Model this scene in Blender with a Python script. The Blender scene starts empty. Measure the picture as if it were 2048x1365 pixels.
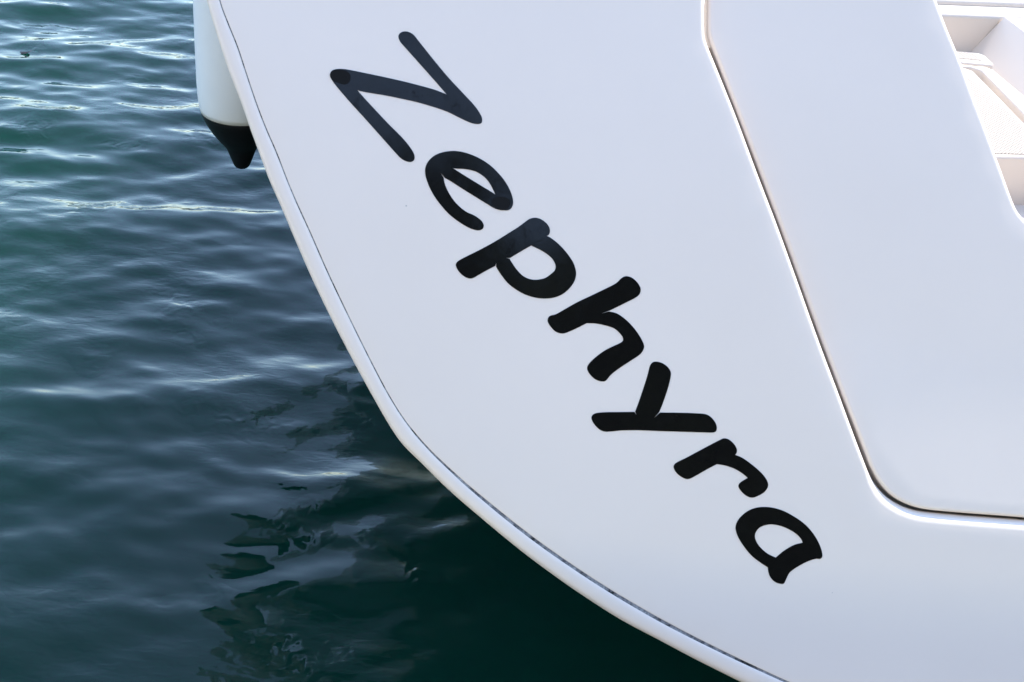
import bpy, bmesh, math, random
import numpy as np
from mathutils import Vector, Matrix
from mathutils.geometry import delaunay_2d_cdt

# ------------------------------------------------------------------ camera, sky, sun, exposure
scn = bpy.context.scene
COL = scn.collection
PITCH = math.radians(32.0)          # camera looks down at the raked transom
ROLL = math.radians(5.5)            # hand-held tilt
CAM_H = 2.30                        # above the water
SUN_EL = math.radians(52.5)
VEIL = (0.0, 0.07)                 # share of added white veil, thinnest to thickest
VEIL_COL = (4.6, 4.65, 4.8)
SUN_AZ = math.radians(32.0)         # to the right of straight ahead (+Y)

cam = bpy.data.cameras.new('camera')
cam.lens = 50.0
cam.sensor_width = 36.0
cam.clip_start = 0.05
cam.clip_end = 5000.0
cam_o = bpy.data.objects.new('camera', cam)
COL.objects.link(cam_o)
cam_o.matrix_world = (Matrix.Translation((0, 0, CAM_H))
                      @ Matrix.Rotation(math.pi / 2 - PITCH, 4, 'X')
                      @ Matrix.Rotation(ROLL, 4, 'Z'))
scn.camera = cam_o

world = bpy.data.worlds.new('World')
scn.world = world
world.use_nodes = True
wn = world.node_tree
bg = wn.nodes['Background']
sky = wn.nodes.new('ShaderNodeTexSky')
sky.sky_type = 'NISHITA'
sky.sun_disc = False
sky.sun_elevation = SUN_EL
sky.sun_rotation = SUN_AZ
sky.air_density = 1.0
sky.dust_density = 0.15
sky.ozone_density = 0.6
# thin white veil added over the whole sky to pale its blue light
tc = wn.nodes.new('ShaderNodeTexCoord')
cn = wn.nodes.new('ShaderNodeTexNoise')
cn.inputs['Scale'].default_value = 2.3
cn.inputs['Detail'].default_value = 6.0
cn.inputs['Roughness'].default_value = 0.6
cn.inputs['Distortion'].default_value = 0.6
wn.links.new(tc.outputs['Generated'], cn.inputs['Vector'])
cr = wn.nodes.new('ShaderNodeMapRange')
wn.links.new(cn.outputs['Fac'], cr.inputs['Value'])
cr.inputs['From Min'].default_value = 0.3
cr.inputs['From Max'].default_value = 0.75
cr.inputs['To Min'].default_value = VEIL[0]
cr.inputs['To Max'].default_value = VEIL[1]
cm = wn.nodes.new('ShaderNodeMix')
cm.data_type = 'RGBA'
wn.links.new(cr.outputs['Result'], cm.inputs[0])
wn.links.new(sky.outputs['Color'], cm.inputs[6])
cm.inputs[7].default_value = (*VEIL_COL, 1)
wn.links.new(cm.outputs[2], bg.inputs['Color'])
bg.inputs['Strength'].default_value = 0.15

sun = bpy.data.lights.new('sun', 'SUN')
sun.energy = 2.0
sun.angle = math.radians(0.53)
sun.color = (1.0, 0.93, 0.83)
sun_o = bpy.data.objects.new('sun', sun)
COL.objects.link(sun_o)
sdir = Vector((math.sin(SUN_AZ) * math.cos(SUN_EL), math.cos(SUN_AZ) * math.cos(SUN_EL), math.sin(SUN_EL)))
sun_o.rotation_euler = sdir.to_track_quat('Z', 'Y').to_euler()
sun_o.location = (4, 10, 9)

scn.view_settings.view_transform = 'Standard'
scn.view_settings.look = 'None'
scn.view_settings.exposure = 2.02
scn.view_settings.gamma = 1.0
scn.render.engine = 'CYCLES'
scn.cycles.use_denoising = True
scn.cycles.max_bounces = 8
scn.cycles.sample_clamp_indirect = 6.0

rnd = random.Random(7)

# ------------------------------------------------------------------ drawing of the stern, millimetres in the raked transom plane
OUTER = [[-655.1,776.7],[-619.2,643.4],[-577.7,527.7],[-557.0,475.9],[-531.0,417.3],[-506.0,367.9],[-483.4,319.7],[-465.1,281.6],[-441.3,233.2],[-420.9,197.5],[-390.6,141.5],[-352.5,73.3],[-315.8,12.8],[-271.6,-55.6],[-234.7,-109.9],[-200.1,-159.0],[-178.7,-186.0],[-165.4,-199.3],[-138.6,-220.6],[-85.8,-263.4],[-17.9,-311.6],[57.0,-361.6],[113.3,-395.5],[154.9,-418.9],[227.7,-456.3],[306.1,-488.9],[364.8,-513.2],[437.2,-541.2]]
SEAM = [[-628.9,779.2],[-593.8,645.8],[-553.6,530.0],[-536.5,494.5],[-516.9,457.0],[-499.6,418.1],[-482.3,379.1],[-468.1,348.9],[-451.5,316.8],[-432.5,282.7],[-409.1,236.3],[-390.7,202.1],[-359.8,148.7],[-325.8,87.9],[-292.2,31.7],[-258.8,-22.8],[-222.2,-80.5],[-199.2,-114.5],[-174.8,-146.3],[-148.1,-175.4],[-117.1,-204.0],[-85.6,-229.2],[-54.4,-253.1],[18.0,-303.0],[85.9,-345.2],[162.1,-387.4],[224.1,-418.6],[302.7,-454.2],[380.9,-485.1],[458.9,-513.5],[513.3,-532.2]]
GAP = [[241.7,863.0],[258.9,710.8],[270.1,609.4],[275.9,558.6],[279.3,543.6],[300.1,502.8],[343.2,419.1],[386.9,329.1],[430.6,241.0],[474.5,148.7],[503.6,86.5],[530.4,30.3],[560.2,-29.9],[586.4,-84.1],[616.3,-144.5],[629.0,-168.1],[644.6,-187.9],[670.4,-207.7],[701.5,-220.1],[737.8,-223.8],[896.6,-221.8]]
GATE = [[250.2,863.8],[267.4,711.7],[278.4,610.2],[282.3,566.1],[285.4,551.0],[303.6,513.4],[357.6,405.0],[412.3,294.3],[456.0,204.3],[511.3,87.3],[541.2,25.4],[573.2,-40.7],[599.2,-92.3],[621.7,-138.0],[633.4,-160.0],[653.4,-186.2],[676.0,-203.7],[707.1,-215.3],[740.7,-218.9],[896.1,-216.7]]
OPENING = [[568.6,894.5],[615.5,762.3],[649.5,692.9],[671.8,648.0],[692.6,605.9],[715.9,562.5],[743.7,504.5],[774.6,441.7],[798.6,392.7],[822.6,342.9],[835.2,317.6],[848.1,299.2],[871.1,282.6],[910.3,274.4],[961.7,273.4],[1149.8,273.5]]
LETTERS = {"Z":[[[-242.8,498.2],[-241.7,503.3],[-236.5,507.4],[-228.4,508.4],[-218.4,504.7],[-209.3,495.9],[-198.5,484.6],[-174.1,459.4],[-149.7,435.5],[-131.6,419.4],[-116.6,406.2],[-106.1,397.0],[-96.9,387.5],[-88.9,376.6],[-86.6,369.4],[-87.8,364.4],[-94.5,362.3],[-102.8,362.9],[-112.7,365.5],[-127.0,370.8],[-144.1,377.4],[-155.5,380.7],[-172.4,384.6],[-200.4,389.9],[-228.3,393.5],[-256.2,396.4],[-283.9,398.4],[-299.2,399.9],[-304.0,401.4,1],[-297.3,394.6],[-270.2,370.2],[-246.1,349.1],[-222.2,329.4],[-208.5,316.4],[-197.6,302.8],[-195.1,294.8],[-196.8,289.7],[-202.9,287.1],[-211.3,288.5],[-218.6,292.0],[-226.0,298.1],[-248.7,319.1],[-279.0,347.3],[-309.2,374.7],[-330.4,394.7],[-344.1,408.6],[-351.3,417.5],[-353.2,422.8],[-351.6,428.5],[-346.4,432.3],[-337.0,434.3],[-324.6,434.4],[-300.9,432.0],[-259.1,427.2],[-217.3,421.6],[-175.2,414.4],[-158.3,409.9],[-150.9,407.6,1],[-157.3,413.6],[-170.9,426.6],[-195.1,449.1],[-219.3,471.6],[-231.4,482.8],[-239.0,490.3]]],"e":[[[-66.6,190.6],[-67.8,185.8],[-73.0,182.5],[-81.2,182.3],[-92.6,185.4],[-109.9,193.6],[-127.5,204.9],[-142.6,218.6],[-155.0,232.5],[-166.2,249.3],[-173.3,265.2],[-175.4,276.0],[-173.9,285.8],[-168.0,296.0],[-159.1,303.8],[-145.9,309.7],[-129.6,312.9],[-113.1,312.3],[-96.2,308.4],[-79.0,301.8],[-62.9,292.4],[-49.4,281.3],[-37.2,268.7],[-27.6,254.4],[-21.9,241.2],[-20.7,231.7],[-23.3,224.5],[-28.5,221.0],[-35.3,220.3],[-43.6,220.4],[-52.0,222.3],[-66.5,229.2],[-86.7,239.1],[-109.9,250.6],[-130.2,261.1],[-140.5,265.6,1],[-148.5,273.7,1],[-142.4,265.4,1],[-141.1,260.0],[-138.1,252.1],[-130.9,240.3],[-121.6,228.8],[-109.5,218.4],[-97.8,211.3],[-83.6,206.3],[-71.9,199.2],[-67.4,193.3]],[[-129.6,284.0,1],[-122.7,283.3],[-113.1,283.9],[-102.0,283.6],[-88.0,281.1],[-73.5,273.4],[-64.4,264.7],[-56.4,253.0],[-52.1,245.7,1],[-60.2,249.9],[-74.6,256.8],[-94.9,266.7],[-112.2,275.2],[-124.4,281.5]]],"p":[[[-107.7,119.3],[-106.9,123.7],[-103.3,127.8],[-88.7,137.3],[-66.3,151.4],[-44.0,166.6],[-21.8,183.5],[-8.5,193.8],[3.5,204.5],[10.1,209.9],[19.4,212.7],[29.0,211.2],[39.2,205.1],[44.9,197.8],[46.4,191.2],[45.2,186.4],[41.7,183.7,1],[47.3,181.8],[60.0,174.2],[72.9,163.6],[83.4,152.7],[91.7,141.6],[96.9,129.0],[97.7,120.8],[95.8,111.1],[89.7,99.8],[80.0,89.3],[68.8,82.3],[57.3,78.6],[45.5,77.0],[31.2,77.5],[14.2,81.1],[-0.7,87.5],[-15.8,96.8],[-27.7,108.7],[-35.8,118.6],[-39.4,124.0,1],[-39.3,130.7,1],[-40.6,124.6,1],[-55.6,114.8],[-69.0,105.4],[-75.7,100.7],[-81.5,99.0],[-88.7,100.4],[-97.6,105.5],[-104.2,112.5]],[[-23.6,140.0,1],[-16.9,140.4,1],[0.2,153.0],[16.9,164.9,1],[27.9,160.9],[40.3,155.7],[51.7,148.5],[58.4,141.5],[61.7,134.0],[61.0,126.8],[55.6,120.3],[46.9,112.8],[37.7,109.1],[28.3,107.4],[17.5,108.3],[6.4,113.2],[-4.0,122.2],[-12.1,131.6],[-17.5,138.9,1]]],"h":[[[56.9,40.7],[58.0,46.3],[61.3,49.5],[69.3,52.2],[80.5,59.7],[102.8,75.4],[125.3,88.9],[147.8,102.5],[163.5,112.4],[169.0,116.9],[174.3,123.4],[179.8,127.5],[185.7,128.5],[194.3,126.0],[203.3,119.0],[208.8,111.2],[209.8,105.4],[207.6,98.8],[201.0,92.7],[185.3,82.8],[169.6,73.0],[159.5,67.0,1],[147.0,61.3,1],[159.6,65.8,1],[172.9,63.8],[187.9,55.7],[202.2,44.0],[214.1,30.9],[222.4,18.6],[224.8,11.7],[222.7,3.6],[217.4,-3.3],[204.2,-14.1],[186.5,-28.4],[173.4,-40.8],[166.1,-51.1],[162.8,-53.5],[155.7,-53.7],[145.8,-50.6],[136.8,-43.2],[132.0,-35.3],[132.0,-30.5],[136.1,-23.0],[146.8,-11.3],[160.0,-0.0],[173.5,8.4],[184.7,15.0],[188.1,19.3],[186.6,24.7],[179.5,32.3],[170.6,38.1],[156.0,41.5],[139.2,43.2],[123.8,42.4,1],[111.5,34.6],[95.7,25.4],[86.6,21.2],[79.5,21.0],[70.9,23.8],[63.1,30.6],[58.4,36.8]]],"y":[[[147.4,-118.9],[148.1,-112.7],[154.1,-108.5],[170.7,-105.3],[195.0,-102.7],[218.7,-100.1,1],[222.8,-104.6,1],[220.1,-99.6,1],[225.1,-80.8],[231.6,-52.5],[235.7,-32.2],[237.6,-19.7],[241.0,-13.8],[247.6,-11.4],[258.5,-13.1],[268.2,-18.9],[273.9,-26.9],[274.5,-36.1],[271.7,-54.8],[266.3,-78.3],[261.0,-96.3,1],[253.1,-107.2,1],[262.3,-97.1,1],[292.4,-94.5],[322.9,-92.5],[339.8,-92.4],[349.3,-96.4],[357.9,-105.4],[361.1,-113.7],[359.9,-119.9],[354.9,-122.3],[338.2,-123.6],[295.5,-126.5],[258.9,-128.8],[225.3,-130.8],[198.0,-134.0],[182.9,-137.0],[172.3,-138.3],[162.9,-135.8],[152.9,-127.6]]],"r":[[[294.3,-187.6],[294.8,-183.0],[298.1,-179.3],[314.9,-168.8],[340.8,-151.5],[366.8,-134.6],[375.0,-130.2],[383.4,-131.5],[393.3,-138.8],[398.7,-147.2],[398.7,-153.0],[396.5,-156.3,1],[409.2,-160.3],[425.4,-169.5],[441.9,-181.1],[452.0,-190.9],[456.9,-199.6],[456.9,-206.7],[451.3,-215.5],[441.3,-222.6],[432.4,-226.2],[423.0,-224.3],[413.2,-217.6],[407.2,-209.6],[408.2,-204.3],[414.4,-198.5],[421.6,-193.5,1],[410.1,-185.7],[395.7,-179.4],[381.6,-176.2],[367.1,-175.1,1],[350.3,-186.2],[333.1,-198.3],[324.4,-203.8],[317.8,-205.3],[308.9,-202.5],[299.0,-195.5]]],"a":[[[409.2,-280.9],[410.1,-271.6],[414.5,-262.6],[424.2,-251.9],[435.7,-244.6],[450.7,-240.4],[469.0,-239.9],[487.8,-243.6],[507.0,-251.6],[523.2,-260.7],[536.6,-271.7],[548.7,-285.9],[557.1,-300.4],[561.0,-312.3],[559.9,-317.0],[556.5,-319.2],[551.9,-319.1],[538.6,-324.3],[521.2,-335.5],[508.5,-346.6],[505.2,-353.6],[501.8,-363.5],[499.7,-367.0],[493.6,-367.6],[484.1,-364.9],[475.8,-357.4],[471.8,-348.5],[470.3,-341.9,1],[456.7,-334.7],[440.3,-324.0],[425.0,-308.6],[414.4,-294.2]],[[443.3,-291.4],[444.4,-283.7],[449.5,-276.1],[458.2,-271.0],[470.2,-268.3],[485.7,-269.6],[501.5,-274.5],[514.5,-281.5],[522.2,-288.5],[525.5,-294.3,1],[511.6,-299.3],[495.8,-310.3],[482.0,-323.9,1],[467.4,-318.3],[454.2,-308.8],[446.6,-299.7]]],"dotZ":[[[-352.9,422.9],[-351.3,428.5],[-346.4,432.0],[-336.9,433.2],[-325.7,431.8],[-318.8,426.2],[-317.3,418.9],[-319.7,412.3],[-326.2,408.4],[-333.2,409.1],[-338.8,410.7],[-345.9,412.5],[-351.3,417.5]]],"dote":[[[-57.1,232.3],[-54.9,238.0],[-48.4,241.7],[-38.9,242.9],[-30.4,240.9],[-25.8,235.9],[-25.9,228.4],[-30.0,222.8],[-35.3,220.3],[-43.6,220.4],[-50.8,224.1]]]}

UC = 1.45                                            # centreline of the yacht
FWD = Vector((0, math.cos(PITCH), -math.sin(PITCH)))  # into the transom
UPV = Vector((0, math.sin(PITCH), math.cos(PITCH)))   # up along the transom
ORG = Vector((0, 2.0523, 1.0176))                     # a point of the transom face


def camber(u, v):
    return -0.016 * ((u - 0.35) ** 2 + 0.5 * v * v)


def P(u, v, w=0.0):
    """transom plane (u to starboard, v up, w out of the face) -> world"""
    w = w + camber(u, v)
    return Vector((ORG.x + u, ORG.y + v * UPV.y - w * FWD.y, ORG.z + v * UPV.z - w * FWD.z))


# ------------------------------------------------------------------ materials
def mat(name, base, rough=0.4, spec=0.5, metallic=0.0):
    m = bpy.data.materials.new(name)
    m.use_nodes = True
    b = m.node_tree.nodes['Principled BSDF']
    b.inputs['Base Color'].default_value = (*base, 1)
    b.inputs['Roughness'].default_value = rough
    b.inputs['Specular IOR Level'].default_value = spec
    b.inputs['Metallic'].default_value = metallic
    return m, m.node_tree, b


def node(nt, kind, **kw):
    n = nt.nodes.new(kind)
    for k, v in kw.items():
        if k in n.inputs:
            n.inputs[k].default_value = v
        else:
            setattr(n, k, v)
    return n


def noise(nt, scale, detail=3.0, rough=0.5, vec=None, dist=0.0):
    n = node(nt, 'ShaderNodeTexNoise', Scale=scale, Detail=detail, Roughness=rough, Distortion=dist)
    if vec is not None:
        nt.links.new(vec, n.inputs['Vector'])
    return n


def ramp(nt, fac, stops):
    r = nt.nodes.new('ShaderNodeValToRGB')
    while len(r.color_ramp.elements) < len(stops):
        r.color_ramp.elements.new(0.5)
    for e, (p, c) in zip(r.color_ramp.elements, stops):
        e.position = p
        e.color = (*c, 1) if len(c) == 3 else c
    nt.links.new(fac, r.inputs['Fac'])
    return r


def bump(nt, b, height, strength, dist, prev=None):
    n = node(nt, 'ShaderNodeBump', Strength=strength, Distance=dist)
    nt.links.new(height, n.inputs['Height'])
    if prev is not None:
        nt.links.new(prev.outputs['Normal'], n.inputs['Normal'])
    nt.links.new(n.outputs['Normal'], b.inputs['Normal'])
    return n


def coords(nt):
    return nt.nodes.new('ShaderNodeTexCoord').outputs['Object']


def gelcoat(name, base, dirt, rough=0.22):
    m, nt, b = mat(name, base, rough, 0.5)
    co = coords(nt)
    n1 = noise(nt, 2.2, 4, 0.6, co)
    r1 = ramp(nt, n1.outputs['Fac'], [(0.3, tuple(c * 0.965 for c in base)), (0.75, base)])
    # pin-prick specks of dirt
    vo = node(nt, 'ShaderNodeTexVoronoi', Scale=17.0)
    nt.links.new(co, vo.inputs['Vector'])
    r2 = ramp(nt, vo.outputs['Distance'], [(0.018, (1, 1, 1)), (0.03, (0, 0, 0))])
    n2 = noise(nt, 9.0, 1, 0.5, co)
    r3 = ramp(nt, n2.outputs['Fac'], [(0.56, (0, 0, 0)), (0.6, (1, 1, 1))])
    mul = node(nt, 'ShaderNodeMath', operation='MULTIPLY')
    nt.links.new(r2.outputs['Color'], mul.inputs[0])
    nt.links.new(r3.outputs['Color'], mul.inputs[1])
    mul2 = node(nt, 'ShaderNodeMath', operation='MULTIPLY')
    nt.links.new(mul.outputs[0], mul2.inputs[0])
    mul2.inputs[1].default_value = 0.45
    mx = node(nt, 'ShaderNodeMix', data_type='RGBA')
    nt.links.new(mul2.outputs[0], mx.inputs[0])
    nt.links.new(r1.outputs['Color'], mx.inputs[6])
    mx.inputs[7].default_value = (*dirt, 1)
    nt.links.new(mx.outputs[2], b.inputs['Base Color'])
    n3 = noise(nt, 5.0, 2, 0.5, co)
    r4 = node(nt, 'ShaderNodeMapRange')
    nt.links.new(n3.outputs['Fac'], r4.inputs['Value'])
    r4.inputs['To Min'].default_value = rough * 0.8
    r4.inputs['To Max'].default_value = rough * 1.35
    nt.links.new(r4.outputs['Result'], b.inputs['Roughness'])
    n4 = noise(nt, 3.0, 2, 0.5, co)
    b1 = bump(nt, b, n4.outputs['Fac'], 0.25, 0.004)
    n5 = noise(nt, 420.0, 2, 0.5, co)
    bump(nt, b, n5.outputs['Fac'], 0.05, 0.0004, b1)
    return m


M_WHITE = gelcoat('white_gelcoat', (0.90, 0.785, 0.685), (0.18, 0.17, 0.16))
M_RIM = gelcoat('rim_gelcoat', (0.90, 0.785, 0.685), (0.20, 0.18, 0.16), 0.3)
M_CREAM = gelcoat('cream_gelcoat', (0.72, 0.64, 0.555), (0.3, 0.25, 0.2), 0.35)


def vinyl():
    m, nt, b = mat('black_vinyl', (0.010, 0.010, 0.011), 0.1, 0.33)
    co = coords(nt)
    n1 = noise(nt, 38.0, 5, 0.65, co, 0.8)
    r1 = ramp(nt, n1.outputs['Fac'], [(0.3, (0.06, 0.06, 0.06)), (0.62, (0.11, 0.11, 0.11)), (0.75, (0.26, 0.26, 0.26))])
    nt.links.new(r1.outputs['Color'], b.inputs['Roughness'])
    n2 = noise(nt, 60.0, 4, 0.6, co, 0.5)
    r2 = ramp(nt, n2.outputs['Fac'], [(0.5, (0.0065, 0.006, 0.0055)), (0.75, (0.008, 0.0075, 0.007))])
    nt.links.new(r2.outputs['Color'], b.inputs['Base Color'])
    n3 = noise(nt, 30.0, 6, 0.75, co, 1.2)
    r3 = ramp(nt, n3.outputs['Fac'], [(0.34, (0.20, 0.20, 0.20)), (0.44, (0.38, 0.38, 0.38)), (0.6, (0.42, 0.42, 0.42))])
    nt.links.new(r3.outputs['Color'], b.inputs['Specular IOR Level'])
    bump(nt, b, n1.outputs['Fac'], 0.08, 0.0006)
    return m


M_VINYL = vinyl()
M_MATT = mat('matt_black_patch', (0.010, 0.010, 0.010), 0.7, 0.12)[0]


def sealant():
    m, nt, b = mat('grey_sealant', (0.3, 0.3, 0.32), 0.55, 0.3)
    co = coords(nt)
    n1 = noise(nt, 26.0, 6, 0.7, co, 0.4)
    r1 = ramp(nt, n1.outputs['Fac'], [(0.40, (0.02, 0.02, 0.02)), (0.47, (0.22, 0.21, 0.21)), (0.62, (0.42, 0.41, 0.40))])
    n2 = noise(nt, 160.0, 4, 0.7, co)
    r2 = ramp(nt, n2.outputs['Fac'], [(0.35, (0.35, 0.35, 0.36)), (0.6, (1, 1, 1))])
    mx = node(nt, 'ShaderNodeMix', data_type='RGBA', blend_type='MULTIPLY')
    mx.inputs[0].default_value = 1.0
    nt.links.new(r1.outputs['Color'], mx.inputs[6])
    nt.links.new(r2.outputs['Color'], mx.inputs[7])
    nt.links.new(mx.outputs[2], b.inputs['Base Color'])
    bump(nt, b, n2.outputs['Fac'], 0.6, 0.0015)
    return m


M_SEAL = sealant()


def nonslip():
    m, nt, b = mat('nonslip_cream', (0.47, 0.405, 0.335), 0.6, 0.3)
    co = coords(nt)
    mp = node(nt, 'ShaderNodeMapping')
    mp.inputs['Rotation'].default_value = (0, 0, math.radians(38))
    mp.inputs['Scale'].default_value = (1, 1, 0)
    nt.links.new(co, mp.inputs['Vector'])
    wv = node(nt, 'ShaderNodeTexWave', Scale=52.0, Distortion=0.0, wave_type='BANDS', bands_direction='X')
    nt.links.new(mp.outputs['Vector'], wv.inputs['Vector'])
    wv2 = node(nt, 'ShaderNodeTexWave', Scale=52.0, Distortion=0.0, wave_type='BANDS', bands_direction='Y')
    nt.links.new(mp.outputs['Vector'], wv2.inputs['Vector'])
    mul = node(nt, 'ShaderNodeMath', operation='MULTIPLY')
    nt.links.new(wv.outputs['Fac'], mul.inputs[0])
    nt.links.new(wv2.outputs['Fac'], mul.inputs[1])
    bump(nt, b, mul.outputs[0], 1.0, 0.004)
    return m


M_NONSLIP = nonslip()
M_TAN = mat('tan_sealant', (0.42, 0.34, 0.24), 0.7, 0.2)[0]


def hull_paint():
    m, nt, b = mat('hull_paint', (0.03, 0.04, 0.06), 0.25, 0.5)
    co = coords(nt)
    sp = node(nt, 'ShaderNodeSeparateXYZ')
    nt.links.new(co, sp.inputs[0])
    mr = node(nt, 'ShaderNodeMapRange')
    nt.links.new(sp.outputs['Z'], mr.inputs['Value'])
    mr.inputs['From Max'].default_value = 2.0
    r = ramp(nt, mr.outputs['Result'], [(0.60, (0.008, 0.012, 0.013)), (0.604, (0.80, 0.79, 0.77))])
    nt.links.new(r.outputs['Color'], b.inputs['Base Color'])
    return m


M_HULL = hull_paint()


def fender_vinyl():
    m, nt, b = mat('fender_vinyl', (0.72, 0.76, 0.78), 0.34, 0.5)
    co = coords(nt)
    n1 = noise(nt, 6.0, 5, 0.6, co)
    r1 = ramp(nt, n1.outputs['Fac'], [(0.35, (0.90, 0.91, 0.91)), (0.65, (0.94, 0.945, 0.94))])
    nt.links.new(r1.outputs['Color'], b.inputs['Base Color'])
    n2 = noise(nt, 40.0, 4, 0.6, co)
    bump(nt, b, n2.outputs['Fac'], 0.08, 0.002)
    return m


M_FENDER = fender_vinyl()


def fender_black():
    m, nt, b = mat('fender_black', (0.008, 0.008, 0.010), 0.38, 0.4)
    n2 = noise(nt, 60.0, 4, 0.6, coords(nt))
    bump(nt, b, n2.outputs['Fac'], 0.15, 0.002)
    return m


M_FBLACK = fender_black()


def water_mat():
    m, nt, b = mat('sea_water', (0.004, 0.020, 0.017), 0.03, 0.34)
    b.inputs['IOR'].default_value = 1.333
    co = coords(nt)
    n0 = noise(nt, 0.8, 3, 0.5, co)
    r0 = ramp(nt, n0.outputs['Fac'], [(0.3, (0.0024, 0.0205, 0.0140)), (0.7, (0.0032, 0.0265, 0.0185))])
    nt.links.new(r0.outputs['Color'], b.inputs['Base Color'])
    b.inputs['Subsurface Weight'].default_value = 1.0
    b.inputs['Subsurface Radius'].default_value = (0.35, 1.0, 0.8)
    b.inputs['Subsurface Scale'].default_value = 2.2
    b.subsurface_method = 'BURLEY'
    mp = node(nt, 'ShaderNodeMapping')
    mp.inputs['Scale'].default_value = (0.5, 1.0, 1.0)
    mp.inputs['Rotation'].default_value = (0, 0, math.radians(8))
    nt.links.new(co, mp.inputs['Vector'])
    n1 = noise(nt, 12.0, 1, 0.4, mp.outputs['Vector'], 0.2)
    b1 = bump(nt, b, n1.outputs['Fac'], 0.42, 0.010)
    # scattered puffs of capillary ripples that catch the sun
    n6 = noise(nt, 48.0, 1, 0.5, mp.outputs['Vector'], 0.4)
    n7 = noise(nt, 1.7, 2, 0.5, co)
    r7 = ramp(nt, n7.outputs['Fac'], [(0.40, (0.1, 0.1, 0.1)), (0.62, (1, 1, 1))])
    m7 = node(nt, 'ShaderNodeMath', operation='MULTIPLY')
    nt.links.new(n6.outputs['Fac'], m7.inputs[0])
    nt.links.new(r7.outputs['Color'], m7.inputs[1])
    b1 = bump(nt, b, m7.outputs[0], 0.3, 0.004, b1)
    n3 = noise(nt, 26.0, 0, 0.5, co, 0.8)
    n4 = noise(nt, 3.6, 2, 0.6, co)
    r4 = ramp(nt, n4.outputs['Fac'], [(0.57, (0, 0, 0)), (0.72, (1, 1, 1))])
    mul = node(nt, 'ShaderNodeMath', operation='MULTIPLY')
    nt.links.new(n3.outputs['Fac'], mul.inputs[0])
    nt.links.new(r4.outputs['Color'], mul.inputs[1])
    bump(nt, b, mul.outputs[0], 0.35, 0.012, b1)
    return m


M_WATER = water_mat()


# ------------------------------------------------------------------ helpers
def mesh_obj(name, verts, faces, material, parent=None, smooth=True):
    me = bpy.data.meshes.new(name)
    me.from_pydata([tuple(v) for v in verts], [], [tuple(f) for f in faces])
    bm = bmesh.new()
    bm.from_mesh(me)
    bmesh.ops.recalc_face_normals(bm, faces=bm.faces)
    bm.to_mesh(me)
    bm.free()
    if smooth:
        me.polygons.foreach_set('use_smooth', [True] * len(me.polygons))
    me.materials.append(material)
    o = bpy.data.objects.new(name, me)
    COL.objects.link(o)
    if parent is not None:
        o.parent = parent
    return o


def tag(o, label=None, cat=None, group=None, kind=None):
    for k, v in (('label', label), ('category', cat), ('group', group), ('kind', kind)):
        if v:
            o[k] = v
    return o


def spline(pts, closed, step):
    """Catmull-Rom through the drawn points; a third value marks a sharp corner. mm -> m"""
    n = len(pts)
    q = [Vector((p[0] / 1000, p[1] / 1000)) for p in pts]
    cor = [len(p) > 2 for p in pts]
    out = []
    for i in range(n if closed else n - 1):
        a, b = q[i], q[(i + 1) % n]
        pa = q[i - 1] if (closed or i > 0) else a
        pb = q[(i + 2) % n] if (closed or i + 2 < n) else b
        L = (b - a).length
        ta = (b - a) if cor[i] else (b - pa) * (L / max(1e-9, (b - a).length + (a - pa).length))
        tb = (b - a) if cor[(i + 1) % n] else (pb - a) * (L / max(1e-9, (pb - b).length + (b - a).length))
        k = max(1, int(math.ceil(L / step)))
        for j in range(k):
            t = j / k
            h1 = 2 * t ** 3 - 3 * t ** 2 + 1
            h2 = t ** 3 - 2 * t ** 2 + t
            h3 = -2 * t ** 3 + 3 * t ** 2
            h4 = t ** 3 - t ** 2
            out.append(a * h1 + ta * h2 + b * h3 + tb * h4)
    if not closed:
        out.append(q[-1].copy())
    return out


def area(p):
    return 0.5 * sum(p[i - 1].x * p[i].y - p[i].x * p[i - 1].y for i in range(len(p)))


def inset(poly, d):
    """move a counter-clockwise outline inwards; d is one value or one per point"""
    n = len(poly)
    out = []
    for i in range(n):
        a = (poly[i] - poly[i - 1])
        b = (poly[(i + 1) % n] - poly[i])
        if a.length < 1e-9:
            a = b
        if b.length < 1e-9:
            b = a
        na = Vector((-a.y, a.x)).normalized()
        nb = Vector((-b.y, b.x)).normalized()
        m = na + nb
        m = m.normalized() if m.length > 1e-6 else na
        c = max(0.5, m.dot(na))
        dd = d[i] if isinstance(d, (list, tuple)) else d
        out.append(poly[i] + m * (dd / c))
    return out


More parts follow.
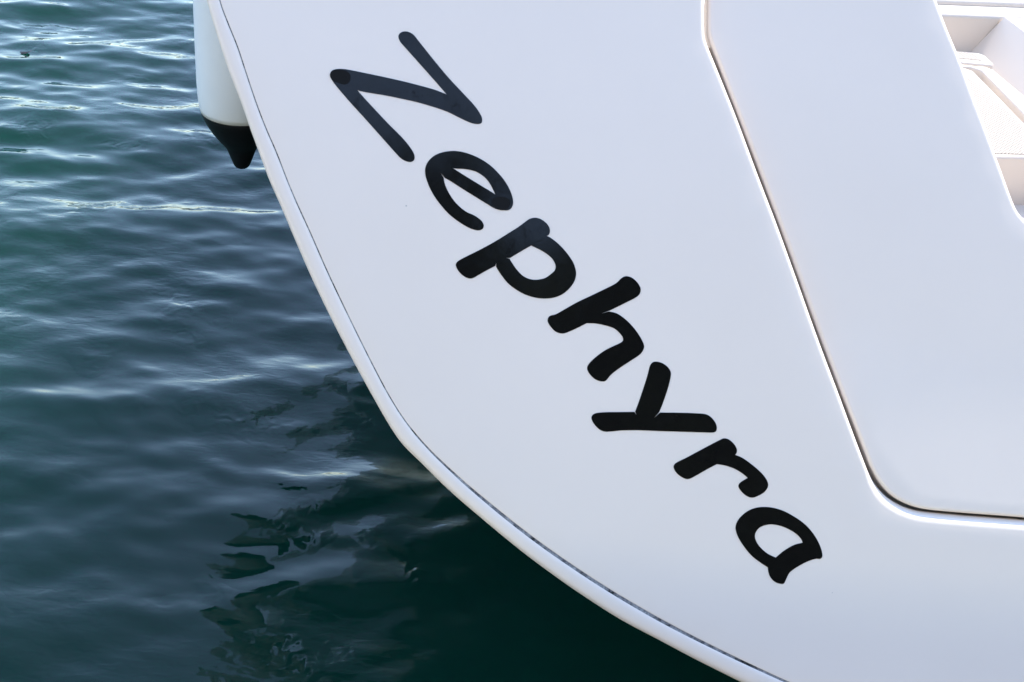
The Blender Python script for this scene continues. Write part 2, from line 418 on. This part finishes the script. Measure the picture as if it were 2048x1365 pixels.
def fill(loops, grid):
    """triangulate loops (first outer, rest holes) with inner grid points"""
    vs, es = [], []
    for lp in loops:
        s = len(vs)
        vs += [Vector((p.x, p.y)) for p in lp]
        es += [(s + i, s + (i + 1) % len(lp)) for i in range(len(lp))]
    nb = len(vs)
    if grid:
        arr = [np.array([[p.x, p.y] for p in lp]) for lp in loops]
        lo, hi = arr[0].min(0), arr[0].max(0)
        xs = np.arange(lo[0] + grid / 2, hi[0], grid)
        ys = np.arange(lo[1] + grid / 2, hi[1], grid)
        gx, gy = np.meshgrid(xs, ys)
        pt = np.stack([gx.ravel(), gy.ravel()], 1)
        ins = np.zeros(len(pt), bool)
        near = np.full(len(pt), 1e9)
        for a in arr:
            b = np.roll(a, -1, 0)
            for (x0, y0), (x1, y1) in zip(a, b):
                c = (y0 > pt[:, 1]) != (y1 > pt[:, 1])
                with np.errstate(divide='ignore', invalid='ignore'):
                    xi = x0 + (pt[:, 1] - y0) * (x1 - x0) / (y1 - y0 if y1 != y0 else 1e-12)
                ins ^= c & (pt[:, 0] < xi)
                near = np.minimum(near, np.hypot(pt[:, 0] - x0, pt[:, 1] - y0))
        pt = pt[ins & (near > grid * 0.45)]
        vs += [Vector((float(x), float(y))) for x, y in pt]
    r = delaunay_2d_cdt(vs, es, [], 1, 1e-7)
    tris = r[2]
    if len(loops) > 1:
        keep = []
        for t in tris:
            cx = sum(r[0][i].x for i in t) / len(t)
            cy = sum(r[0][i].y for i in t) / len(t)
            ins = False
            for lp in loops:
                for i in range(len(lp)):
                    a, b = lp[i - 1], lp[i]
                    if (a.y > cy) != (b.y > cy) and cx < a.x + (cy - a.y) * (b.x - a.x) / (b.y - a.y):
                        ins = not ins
            if ins:
                keep.append(t)
        tris = keep
    return r[0], tris, r[3]


def panel(name, outline, radius, depth, material, parent, grid=0.04, lift=0.0, back=False):
    """a moulded panel: flat face, rounded edge of the given radius, side wall of the given depth"""
    poly = outline if area(outline) > 0 else outline[::-1]
    if isinstance(radius, list) and area(outline) <= 0:
        radius = radius[::-1]
    rad = radius if isinstance(radius, list) else [radius] * len(poly)
    face2, tris, orig = fill([inset(poly, rad)], grid)
    n = len(poly)
    LF = lift if callable(lift) else (lambda u, v: lift)
    verts = [P(p.x, p.y, LF(p.x, p.y)) for p in face2]
    # find the face vertex of each outline point
    back_map = {}
    for vi, os_ in enumerate(orig):
        for o in os_:
            back_map.setdefault(o, vi)
    ring = [back_map[i] for i in range(n)]
    faces = [tuple(t) for t in tris]
    prof = []
    K = 7
    for k in range(1, K + 1):
        a = (math.pi / 2) * k / K
        prof.append((1 - math.sin(a), -(1 - math.cos(a))))
    for fi, fw in prof + [(0, None)]:
        pts = inset(poly, [fi * r for r in rad])
        s = len(verts)
        for i, p in enumerate(pts):
            w = -depth if fw is None else fw * rad[i]
            verts.append(P(p.x, p.y, LF(p.x, p.y) + w))
        new = list(range(s, s + n))
        for i in range(n):
            j = (i + 1) % n
            faces.append((ring[i], new[i], new[j], ring[j]))
        ring = new
    if back:
        b2, bt, bo = fill([poly], 0)
        s = len(verts)
        verts += [P(p.x, p.y, LF(p.x, p.y) - depth) for p in b2]
        faces += [tuple(s + k for k in t[::-1]) for t in bt]
    o = mesh_obj(name, verts, faces, material, parent)
    return o


def prism(name, base, z0, z1, material, parent, r=0.004, holes=()):
    """upright block over a ground outline (x, y), its upper edge rounded"""
    poly = [Vector(p) for p in base]
    if area(poly) < 0:
        poly = poly[::-1]
    bm = bmesh.new()
    vs = [bm.verts.new((p.x, p.y, z0)) for p in poly]
    f = bm.faces.new(vs)
    ex = bmesh.ops.extrude_face_region(bm, geom=[f])
    bmesh.ops.translate(bm, vec=(0, 0, z1 - z0), verts=[v for v in ex['geom'] if isinstance(v, bmesh.types.BMVert)])
    bmesh.ops.recalc_face_normals(bm, faces=bm.faces)
    if r:
        ed = [e for e in bm.edges if not (e.verts[0].co.z < z0 + 1e-6 and e.verts[1].co.z < z0 + 1e-6)]
        bmesh.ops.bevel(bm, geom=ed, offset=r, segments=4, profile=0.5, affect='EDGES')
    me = bpy.data.meshes.new(name)
    bm.to_mesh(me)
    bm.free()
    me.materials.append(material)
    me.polygons.foreach_set('use_smooth', [len(p.vertices) == 4 and p.area < 0.02 and r > 0 for p in me.polygons])
    o = bpy.data.objects.new(name, me)
    COL.objects.link(o)
    if parent is not None:
        o.parent = parent
    return o


def lathe(name, prof, material, parent, seg=64):
    verts, faces = [], []
    for r, z in prof:
        for k in range(seg):
            a = 2 * math.pi * k / seg
            verts.append((r * math.cos(a), r * math.sin(a), z))
    for i in range(len(prof) - 1):
        for k in range(seg):
            l = (k + 1) % seg
            faces.append((i * seg + k, i * seg + l, (i + 1) * seg + l, (i + 1) * seg + k))
    faces.append(tuple(range(seg)))
    faces.append(tuple(range((len(prof) - 1) * seg, len(prof) * seg)))
    return mesh_obj(name, verts, faces, material, parent)


def mirror(pts):
    return [Vector((2 * UC - p.x, p.y)) for p in reversed(pts)]


# ------------------------------------------------------------------ sea
SEA_PTS = []


def build_sea():
    def axis(lo, hi, step, far):
        c = list(np.arange(lo, hi + 1e-6, step))
        a, s = [lo], step
        while a[-1] > -far:
            s *= 1.22
            a.append(a[-1] - s)
        b, s = [hi], step
        while b[-1] < far:
            s *= 1.22
            b.append(b[-1] + s)
        return np.array(a[1:][::-1] + c + b[1:])
    xs = axis(-3.0, 1.3, 0.0095, 2500)
    ys = axis(1.6, 7.2, 0.0095, 2500)
    X, Y = np.meshgrid(xs, ys)
    sx = np.gradient(xs)[None, :]
    sy = np.gradient(ys)[:, None]
    cell = np.maximum(sx, sy) * np.ones_like(X)
    Z = np.zeros_like(X)
    DX = np.zeros_like(X)
    DY = np.zeros_like(X)
    rs = np.random.RandomState(21)
    n = 110
    for i in range(n):
        lam = 0.065 * (1.25 / 0.065) ** ((i + rs.rand()) / n)
        th = math.radians(-90 + 6 + rs.normal(0, 25))      # travelling towards the quay
        k = 2 * math.pi / lam
        amp = 0.0034 * lam ** 1.0 * (0.6 + 0.8 * rs.rand()) / (1 + (0.10 / lam) ** 2)
        if lam > 0.4:
            amp *= 0.72 * (0.4 / lam) ** 0.3
        if lam < 0.22:
            amp *= 1.1
        ph = rs.rand() * 2 * math.pi
        kx, ky = k * math.cos(th), k * math.sin(th)
        fade = np.clip(2.2 - cell / (lam * 0.2), 0, 1)
        arg = kx * X + ky * Y + ph
        s, c = np.sin(arg), np.cos(arg)
        Z += amp * c * fade
        DX -= 0.3 * amp * math.cos(th) * s * fade
        DY -= 0.3 * amp * math.sin(th) * s * fade
    V = np.stack([X + DX, Y + DY, Z], -1).reshape(-1, 3)
    ny, nx = X.shape
    idx = np.arange(nx * ny).reshape(ny, nx)
    F = np.stack([idx[:-1, :-1], idx[:-1, 1:], idx[1:, 1:], idx[1:, :-1]], -1).reshape(-1, 4)
    me = bpy.data.meshes.new('sea')
    me.vertices.add(len(V))
    me.vertices.foreach_set('co', V.astype(np.float32).ravel())
    me.loops.add(F.size)
    me.loops.foreach_set('vertex_index', F.astype(np.int32).ravel())
    me.polygons.add(len(F))
    me.polygons.foreach_set('loop_start', np.arange(0, F.size, 4, dtype=np.int32))
    me.polygons.foreach_set('use_smooth', np.ones(len(F), dtype=bool))
    me.update(calc_edges=True)
    me.materials.append(M_WATER)
    o = bpy.data.objects.new('sea', me)
    COL.objects.link(o)
    SEA_PTS.append(V)
    tag(o, 'dark blue green rippled sea beside and below the white stern', kind='structure')
    return o


build_sea()

# ------------------------------------------------------------------ quay the picture is taken from
def build_quay():
    m, nt, b = mat('quay_concrete', (0.42, 0.40, 0.36), 0.85, 0.3)
    co = coords(nt)
    n1 = noise(nt, 1.3, 6, 0.65, co)
    r1 = ramp(nt, n1.outputs['Fac'], [(0.3, (0.52, 0.45, 0.38)), (0.7, (0.64, 0.56, 0.48))])
    nt.links.new(r1.outputs['Color'], b.inputs['Base Color'])
    n2 = noise(nt, 60, 5, 0.7, co)
    bump(nt, b, n2.outputs['Fac'], 0.4, 0.006)
    o = prism('quay', [(-60, -60), (60, -60), (60, 0.55), (-60, 0.55)], -2.0, 0.75, m, None, 0.03)
    tag(o, 'pale concrete quay deck facing the stern', kind='structure')


build_quay()


def build_backdrop():
    """added unseen shore, cuts the bright horizon mirrored on the backs of the waves"""
    m, nt, b = mat('backdrop_shore', (0.09, 0.11, 0.10), 0.9, 0.1)
    n1 = noise(nt, 0.03, 5, 0.6, coords(nt))
    r1 = ramp(nt, n1.outputs['Fac'], [(0.35, (0.06, 0.08, 0.06)), (0.7, (0.16, 0.16, 0.14))])
    nt.links.new(r1.outputs['Color'], b.inputs['Base Color'])
    rs = np.random.RandomState(3)
    verts, faces = [], []
    N = 160
    ph = rs.rand(8) * 6.28
    for i in range(N + 1):
        a = math.radians(-100 + 200 * i / N)
        h = 30 + sum(8 / (k + 1) * math.sin((k + 1) * 2.3 * a + ph[k]) for k in range(8))
        for rr, t in ((600, -0.05), (640, 0.35), (700, 0.75), (790, 1.0), (900, 0.8)):
            verts.append((rr * math.sin(a), rr * math.cos(a), h * t + (rs.normal(0, 1.6) if t > 0 else 0)))
    for i in range(N):
        for j in range(4):
            faces.append((i * 5 + j, i * 5 + j + 1, i * 5 + j + 6, i * 5 + j + 5))
    tag(mesh_obj('backdrop', verts, faces, m), 'low dark hills added as a far shore for the waves to mirror', kind='structure')


build_backdrop()


def build_added_trees():
    """added dark line of unseen trees, put there to blacken reflections in the lettering"""
    m, nt, b = mat('added_foliage', (0.035, 0.05, 0.025), 0.7, 0.2)
    n1 = noise(nt, 1.5, 3, 0.5, coords(nt))
    r1 = ramp(nt, n1.outputs['Fac'], [(0.3, (0.022, 0.035, 0.016)), (0.7, (0.05, 0.07, 0.03))])
    nt.links.new(r1.outputs['Color'], b.inputs['Base Color'])
    rs = np.random.RandomState(5)
    C, A, B = [], [], []
    for x in np.arange(-26, 30, 3.4):
        h = 13.2 + rs.normal(0, 0.7)
        for k in range(70):
            t = rs.rand()
            cz = 2.6 + t * (h - 3.4)
            rr = 2.3 * (1 - 0.55 * t)
            c = np.array([x + rs.normal(0, rr * 0.5), -12.5 + rs.normal(0, 0.9), cz])
            p = c + rs.normal(0, 0.42, (60, 3))
            C.append(p)
            A.append(rs.normal(0, 0.15, (60, 3)))
            B.append(rs.normal(0, 0.15, (60, 3)))
        th = rs.rand()
        C.append(np.array([[x, -12.5, 0.75 + 0.55 * k] for k in range(10)]))
        A.append(np.array([[0.16, 0.0, 0.1]] * 10))
        B.append(np.array([[0.0, 0.05, 0.4]] * 10))
    C, A, B = (np.concatenate(q) for q in (C, A, B))
    V = np.stack([C - A - B, C + A - B, C + A + B, C - A + B], 1).reshape(-1, 3)
    F = np.arange(len(V)).reshape(-1, 4)
    o = mesh_obj('added_trees', V.tolist(), F.tolist(), m, None, smooth=False)
    tag(o, 'dark green line of trees added out of view for the letters to mirror', kind='stuff')


build_added_trees()

# ------------------------------------------------------------------ the yacht
yacht = bpy.data.objects.new('yacht', None)
COL.objects.link(yacht)
yacht.empty_display_size = 0.3
tag(yacht, 'white yacht stern with raked transom and large black name lettering', 'yacht')


def down_to_centre(pts, n=14):
    """carry a hull curve on to the centreline with its slope easing to level"""
    a, b = pts[-2], pts[-1]
    m = (b.y - a.y) / (b.x - a.x)
    L = UC - b.x
    return pts + [Vector((b.x + L * t, b.y + m * L * (t - t * t / 2))) for t in [(i + 1) / n for i in range(n)]]


outer = down_to_centre(spline(OUTER, False, 0.012), 40)
seam = down_to_centre(spline(SEAM, False, 0.012), 40)
outer = outer + mirror(outer)[1:]
seam = seam + mirror(seam)[1:]


def across(a_pts, b_pts):
    """for each point of a, the point of b straight across from it"""
    out = []
    n = len(a_pts)
    last = 0
    for i, p in enumerate(a_pts):
        t = (a_pts[min(i + 1, n - 1)] - a_pts[max(i - 1, 0)]).normalized()
        best, bq = 1e9, None
        for j in range(len(b_pts) - 1):
            c, d = b_pts[j], b_pts[j + 1]
            s0, s1 = (c - p).dot(t), (d - p).dot(t)
            if s0 <= 0 <= s1 and s1 > s0:
                q = c + (d - c) * (-s0 / (s1 - s0))
                if (q - p).length < best:
                    best, bq = (q - p).length, q
        if bq is None:
            bq = min(b_pts, key=lambda q: (q - p).length)
        out.append(bq)
    return out


rim_out = across(seam, outer)
rim_out[0], rim_out[-1] = outer[0], outer[-1]

# rim: the hull's own rounded edge outside the seam
prof = [(0.0, -0.012), (0.0, -0.0015), (0.03, -0.0003), (0.09, 0.0006), (0.20, 0.0012), (0.38, 0.0013), (0.55, 0.0008), (0.70, -0.0004),
        (0.81, -0.0022), (0.89, -0.0048), (0.94, -0.0080), (0.975, -0.0125), (0.993, -0.018), (1.0, -0.026)]
verts, faces = [], []
n = len(seam)
for a, b in zip(seam, rim_out):
    for s, w in prof:
        q = a.lerp(b, s)
        verts.append(P(q.x, q.y, w))
m = len(prof)
for i in range(n - 1):
    for j in range(m - 1):
        faces.append((i * m + j, (i + 1) * m + j, (i + 1) * m + j + 1, i * m + j + 1))
mesh_obj('hull_rim', verts, faces, M_RIM, yacht)

# hull shell running forward from the rim
stations = [0, 0.04, 0.15, 0.35, 0.7, 1.1, 1.6, 2.3, 3.2, 4.4, 5.8, 7.4, 9.0, 10.4, 11.4, 12.0]
verts, faces = [], []
zk = min(P(q.x, q.y).z for q in rim_out)
zt = max(P(q.x, q.y).z for q in rim_out)
for f in stations:
    t = f / 12.0
    bx = (1 + 0.20 * t) * (1 - max(0.0, (t - 0.35) / 0.65) ** 2.2)
    bx = max(bx, 0.01)
    for q in rim_out:
        p = P(q.x, q.y, -0.026)
        h = (p.z - zk) / (zt - zk)
        drop = 0.75 * math.sin(min(1.0, t * 2.2) * math.pi / 2) ** 1.2 * max(0.0, 1 - h) ** 0.7
        verts.append((UC + (p.x - UC) * bx, p.y + f * (1 + 0.0 * h), p.z - drop + 0.35 * t * t * h))
n = len(rim_out)
for i in range(len(stations) - 1):
    for j in range(n - 1):
        faces.append((i * n + j, i * n + j + 1, (i + 1) * n + j + 1, (i + 1) * n + j))
mesh_obj('hull', verts, faces, M_HULL, yacht)

# sealant line between the rim and the transom moulding
gapw = []
cum = [0.0]
for i in range(1, len(seam)):
    cum.append(cum[-1] + (seam[i] - seam[i - 1]).length)
tot = cum[-1]


def seam_gap(s):
    s = min(s, tot - s)
    t = 0.0006 + 0.0038 * max(0.0, min(1.0, (s - 1.05) / 0.22)) - 0.0016 * max(0.0, min(1.0, (s - 1.62) / 0.2))
    return t


def offset_open(pts, d):
    out = []
    n = len(pts)
    for i, p in enumerate(pts):
        t = (pts[min(i + 1, n - 1)] - pts[max(i - 1, 0)]).normalized()
        out.append(p + Vector((-t.y, t.x)) * d[i])
    return out


gw = [seam_gap(c) for c in cum]
panel_edge = offset_open(seam, gw)
sa = offset_open(seam, [-0.0006] * len(seam))
sb = offset_open(seam, [g * 0.86 for g in gw])
sc_ = offset_open(seam, [g + 0.002 for g in gw])
verts, faces = [], []
for a, b, c, g in zip(sa, sb, sc_, gw):
    deep = -0.0007 - 1.0 * max(0.0, g - 0.0012)
    for q, w in ((a, -0.0008), (b, -0.0009), (c, deep)):
        verts.append(P(q.x, q.y, w))
for i in range(len(sa) - 1):
    for j in range(2):
        faces.append((i * 3 + j, (i + 1) * 3 + j, (i + 1) * 3 + j + 1, i * 3 + j + 1))
mesh_obj('seam_sealant', verts, faces, M_SEAL, yacht)

# transom moulding: one U-shaped panel round the stern gate
gap = spline(GAP, False, 0.010)
gap.append(Vector((UC, gap[-1].y)))
gap_full = gap + mirror(gap)[1:]
n_edge = len(panel_edge)
outline = panel_edge + gap_full[::-1]
radii = [0.0028] * n_edge + [0.0075] * len(gap_full)


def low(i):
    """the lower lip of the gate recess is a wide soft fillet"""
    q = outline[i]
    return max(0.0, min(1.0, (-0.16 - q.y) / 0.04)) if q.x > 0.55 else 0.0


radii = [r if i < n_edge else r + 0.0105 * low(i) for i, r in enumerate(radii)]
panel('transom_panel', outline, radii, 0.055, M_WHITE, yacht)

# recess flange behind the gap
ga = inset(gap_full, 0.0)
fl_a = offset_open(gap_full, [-0.004] * len(gap_full))
fl_b = offset_open(gap_full, [0.05] * len(gap_full))
verts, faces, keep = [], [], []
for a, b in zip(fl_a, fl_b):
    for t in (0, 1):
        q = a.lerp(b, t)
        verts.append(P(q.x, q.y, -0.050))
for i in range(len(fl_a) - 1):
    if fl_a[i].y < 0.54:
        faces.append((i * 2, (i + 1) * 2, (i + 1) * 2 + 1, i * 2 + 1))
mesh_obj('recess_flange', verts, faces, M_CREAM, yacht)

# stern gate with its walk-through opening
gate = spline(GATE, False, 0.010)
gate.append(Vector((UC, gate[-1].y)))
opn = spline(OPENING, False, 0.010)
opn.append(Vector((UC, opn[-1].y)))
gate_full = gate + mirror(gate)[1:]
opn_full = opn + mirror(opn)[1:]
outline = gate_full + opn_full[::-1]
radii = [0.0075] * len(gate_full) + [0.008] * len(opn_full)
panel('stern_gate', outline, radii, 0.045, M_WHITE, yacht, back=True,
      lift=lambda u, v: -0.001 - 0.013 * max(0.0, min(1.0, (v + 0.24) / 0.30)) ** 0.8)

# name lettering
letter_label = {'Z': 'black letter Z, blue sheen', 'e': 'black letter e, blue sheen', 'p': 'black letter p', 'h': 'black letter h',
                'y': 'black letter y', 'r': 'black letter r', 'a': 'black letter a'}


def sheet(name, loops, lift, thick, material, parent, step=0.003, grid=0.012):
    lps = [spline(l, True, step) for l in loops]
    v2, tris, _ = fill(lps, grid)
    verts = [P(p.x, p.y, lift) for p in v2]
    faces = [tuple(t) for t in tris]
    for lp in lps:
        s = len(verts)
        k = len(lp)
        verts += [P(p.x, p.y, lift) for p in lp] + [P(p.x, p.y, lift - thick) for p in lp]
        faces += [(s + i, s + (i + 1) % k, s + k + (i + 1) % k, s + k + i) for i in range(k)]
    return mesh_obj(name, verts, faces, material, parent)


made = {}
for ch in 'Zephyra':
    o = sheet('letter', LETTERS[ch], 0.0007, 0.0007, M_VINYL, yacht)
    o['label'] = letter_label[ch]
    made[ch] = o
sheet('patch', LETTERS['dotZ'], 0.0012, 0.0005, M_MATT, made['Z'])['label'] = 'dull black patch on the letter corner'
sheet('patch', LETTERS['dote'], 0.0012, 0.0005, M_MATT, made['e'])['label'] = 'dull black patch on the letter corner'

# decks and cockpit
ZD = zt
side = [(p[0], p[1]) for p in []]
gun = []
for f in stations:
    t = f / 12.0
    bx = max(0.01, (1 + 0.20 * t) * (1 - max(0.0, (t - 0.35) / 0.65) ** 2.2))
    q = rim_out[0]
    p = P(q.x, q.y, -0.026)
    gun.append((UC + (p.x - UC) * bx, p.y + f, p.z + 0.35 * t * t - 0.01))
CW = 0.20                                   # cockpit side at this distance from the drawing's left
YF = 5.6                                    # forward end of the cockpit
for sgn in (1, -1):
    verts, faces = [], []
    for gx, gy, gz in gun:
        inner = min(CW, UC) if gy < YF + 0.6 else UC
        inner = max(inner, gx)
        for x in (gx, inner):
            verts.append((x if sgn == 1 else 2 * UC - x, gy, gz))
    for i in range(len(gun) - 1):
        faces.append((i * 2, i * 2 + 1, i * 2 + 3, i * 2 + 2))
    mesh_obj('side_deck', verts, faces, M_CREAM, yacht, smooth=False)
    x0, x1 = (CW - 0.04, CW) if sgn == 1 else (2 * UC - CW, 2 * UC - CW + 0.04)
    prism('cockpit_side', [(x0, 2.50), (x1, 2.50), (x1, YF), (x0, YF)], 0.90, ZD - 0.012, M_CREAM, yacht, 0.0)
prism('cockpit_sole', [(CW, 2.20), (2 * UC - CW, 2.20), (2 * UC - CW, 3.66), (CW, 3.66)], 0.90, 0.983, M_CREAM, yacht, 0.0)


def rail(y, x0, k):                      # a line running forward, drifting to port
    return x0 - k * (y - 3.2)


YA, YB = 2.868, 3.408
ya = lambda x: YA + 0.20 * (x - 1.06)
# locker platform between the sole and the forward step, cut by a drain groove
gl = lambda y: rail(y, 1.0925, 0.144)
gr = lambda y: rail(y, 1.1135, 0.144)
er = lambda y: rail(y, 1.149, 0.150)
prism('locker_lid', [(CW, ya(CW)), (gl(YA), ya(gl(YA))), (gl(3.375), 3.375), (gl(3.375) - 0.02, 3.39), (CW, 3.39)], 0.95, 1.10, M_CREAM, yacht, 0.008)
prism('locker_coaming', [(gr(YA), YA), (er(YA), YA), (er(YB - 0.02), YB - 0.02), (er(YB) - 0.015, YB), (CW, YB), (CW, 3.397), (gr(3.39) - 0.02, 3.397), (gr(3.375), 3.38)],
      0.95, 1.102, M_CREAM, yacht, 0.006)
prism('drain_channel', [(gl(YA) - 0.004, YA + 0.01), (er(YA) + 0.14, YA + 0.01), (er(YB) + 0.14, YB + 0.26), (CW, YB + 0.26), (CW, YB), (gl(YB) - 0.06, YB)], 0.94, 1.062, M_CREAM, yacht, 0.0)
pad = prism('nonslip_pad', [(0.55, ya(0.55) + 0.009), (gl(YA + 0.012) - 0.016, ya(1.12) + 0.009), (gl(3.29) - 0.016, 3.29), (gl(3.29) - 0.04, 3.315), (0.55, 3.315)],
            1.095, 1.1022, M_NONSLIP, yacht, 0.0012)
prism('step', [(CW, 3.414), (1.121, 3.414), (1.127, 3.424), (1.118, 3.478), (1.105, 3.492), (CW, 3.492)], 0.95, 1.106, M_CREAM, yacht, 0.006)
prism('nonslip_pad', [(0.6, 3.434), (1.098, 3.434), (1.092, 3.476), (1.08, 3.482), (0.6, 3.482)], 1.10, 1.1075, M_NONSLIP, yacht, 0.0008)
prism('locker_lid', [(1.78, 2.98), (2 * UC - CW - 0.01, 3.05), (2 * UC - CW - 0.01, 3.55), (1.78, 3.55)], 0.95, 1.10, M_CREAM, yacht, 0.008)
# bench forward of the step and the sloping pedestal to starboard
prism('bench', [(CW, 3.62 + 0.17 * (CW - 1.12)), (2 * UC - CW, 3.62 + 0.17 * (2 * UC - CW - 1.12)), (2 * UC - CW, 4.30), (CW, 4.30)], 0.95, 1.163, M_CREAM, yacht, 0.012)
prism('bench_back', [(CW, 3.52), (2 * UC - CW, 3.98), (2 * UC - CW, 4.35), (CW, 4.35)], 1.15, 1.178, M_CREAM, yacht, 0.012)
b0, b1 = (1.123, 3.625), (1.33, 2.72)
V = [(b0[0], b0[1], 1.06), (b1[0], b1[1], 1.06), (b1[0] + 0.065, b1[1], 1.162), (b0[0] + 0.065, b0[1], 1.162),
     (1.75, b1[1], 1.162), (1.75, b0[1], 1.162), (1.75, b1[1], 0.95), (1.75, b0[1], 0.95), (b1[0], b1[1], 0.95), (b0[0], b0[1], 0.95)]
mesh_obj('pedestal_base', V, [(0, 1, 2, 3), (3, 2, 4, 5), (5, 4, 6, 7), (1, 8, 6, 4, 2), (0, 3, 5, 7, 9), (0, 9, 8, 1)], M_CREAM, yacht, smooth=False)
prism('sealant_bead', [(rail(YA, 1.153, 0.15), YA + .02), (rail(YA, 1.168, 0.15), YA + .02), (rail(3.42, 1.168, 0.15), 3.42), (rail(3.42, 1.153, 0.15), 3.42)],
      1.055, 1.069, M_TAN, yacht, 0.003)
prism('cockpit_floor', [(CW, 4.30), (2 * UC - CW, 4.30), (2 * UC - CW, YF), (CW, YF)], 0.80, 1.00, M_CREAM, yacht, 0.0)
prism('cabin_bulkhead', [(CW - 0.04, YF), (2 * UC - CW + 0.04, YF), (2 * UC - CW + 0.04, YF + 0.08), (CW - 0.04, YF + 0.08)], 0.80, ZD + 0.05, M_CREAM, yacht, 0.0)

# ------------------------------------------------------------------ fender hanging on the port side
fender = bpy.data.objects.new('fender', None)
COL.objects.link(fender)
fender.location = (-0.767, 3.45, 0.61)
tag(fender, 'white cylindrical boat fender with black end cap hanging beside the hull', 'fender')
R = 0.112
body = [(R * 0.925, 0.166), (R * 0.955, 0.180), (R * 0.978, 0.205), (R * 0.993, 0.25), (R, 0.34), (R, 0.74), (R * 0.99, 0.80), (R * 0.96, 0.85), (R * 0.9, 0.89)]
lathe('body', body, M_FENDER, fender)
capp = [(0.004, 0.0), (0.013, 0.0008), (0.018, 0.004), (0.022, 0.010), (0.028, 0.026), (0.036, 0.048), (0.041, 0.060), (0.048, 0.069), (0.060, 0.084),
        (0.076, 0.106), (0.090, 0.130), (R * 0.885, 0.150), (R * 0.925, 0.1655), (R * 0.915, 0.170)]
lathe('end_cap', capp, M_FBLACK, fender)
capt = [(R * 0.91, 0.885), (R * 0.905, 0.893), (0.10, 0.915), (0.075, 0.945), (0.05, 0.965), (0.036, 1.0), (0.026, 1.02), (0.006, 1.024)]
lathe('end_cap', capt, M_FBLACK, fender)
lathe('rope', [(0.006, 1.01), (0.006, 1.25)], M_FENDER, fender, 12)

# ------------------------------------------------------------------ leaf adrift
lf = [(-0.022, 0.0, 0.004), (-0.010, 0.011, 0.001), (0.008, 0.010, 0.002), (0.024, 0.002, 0.007), (0.009, -0.009, 0.002), (-0.011, -0.010, 0.001), (0.0, 0.0, 0.006), (0.042, 0.004, 0.016)]
leaf = mesh_obj('leaf', lf, [(0, 6, 1), (1, 6, 2), (2, 6, 3), (3, 6, 4), (4, 6, 5), (5, 6, 0), (3, 7, 2)], mat('dead_leaf', (0.008, 0.007, 0.006), 0.5, 0.3)[0])
sp_ = SEA_PTS[0]
near = sp_[np.hypot(sp_[:, 0] + 2.145, sp_[:, 1] - 5.58) < 0.03]
leaf.location = (-2.145, 5.58, float(near[:, 2].max()) - 0.001)
leaf.scale = (1.0, 1.3, 1.2)
tag(leaf, 'small dark dead leaf floating alone on the sea', 'leaf')
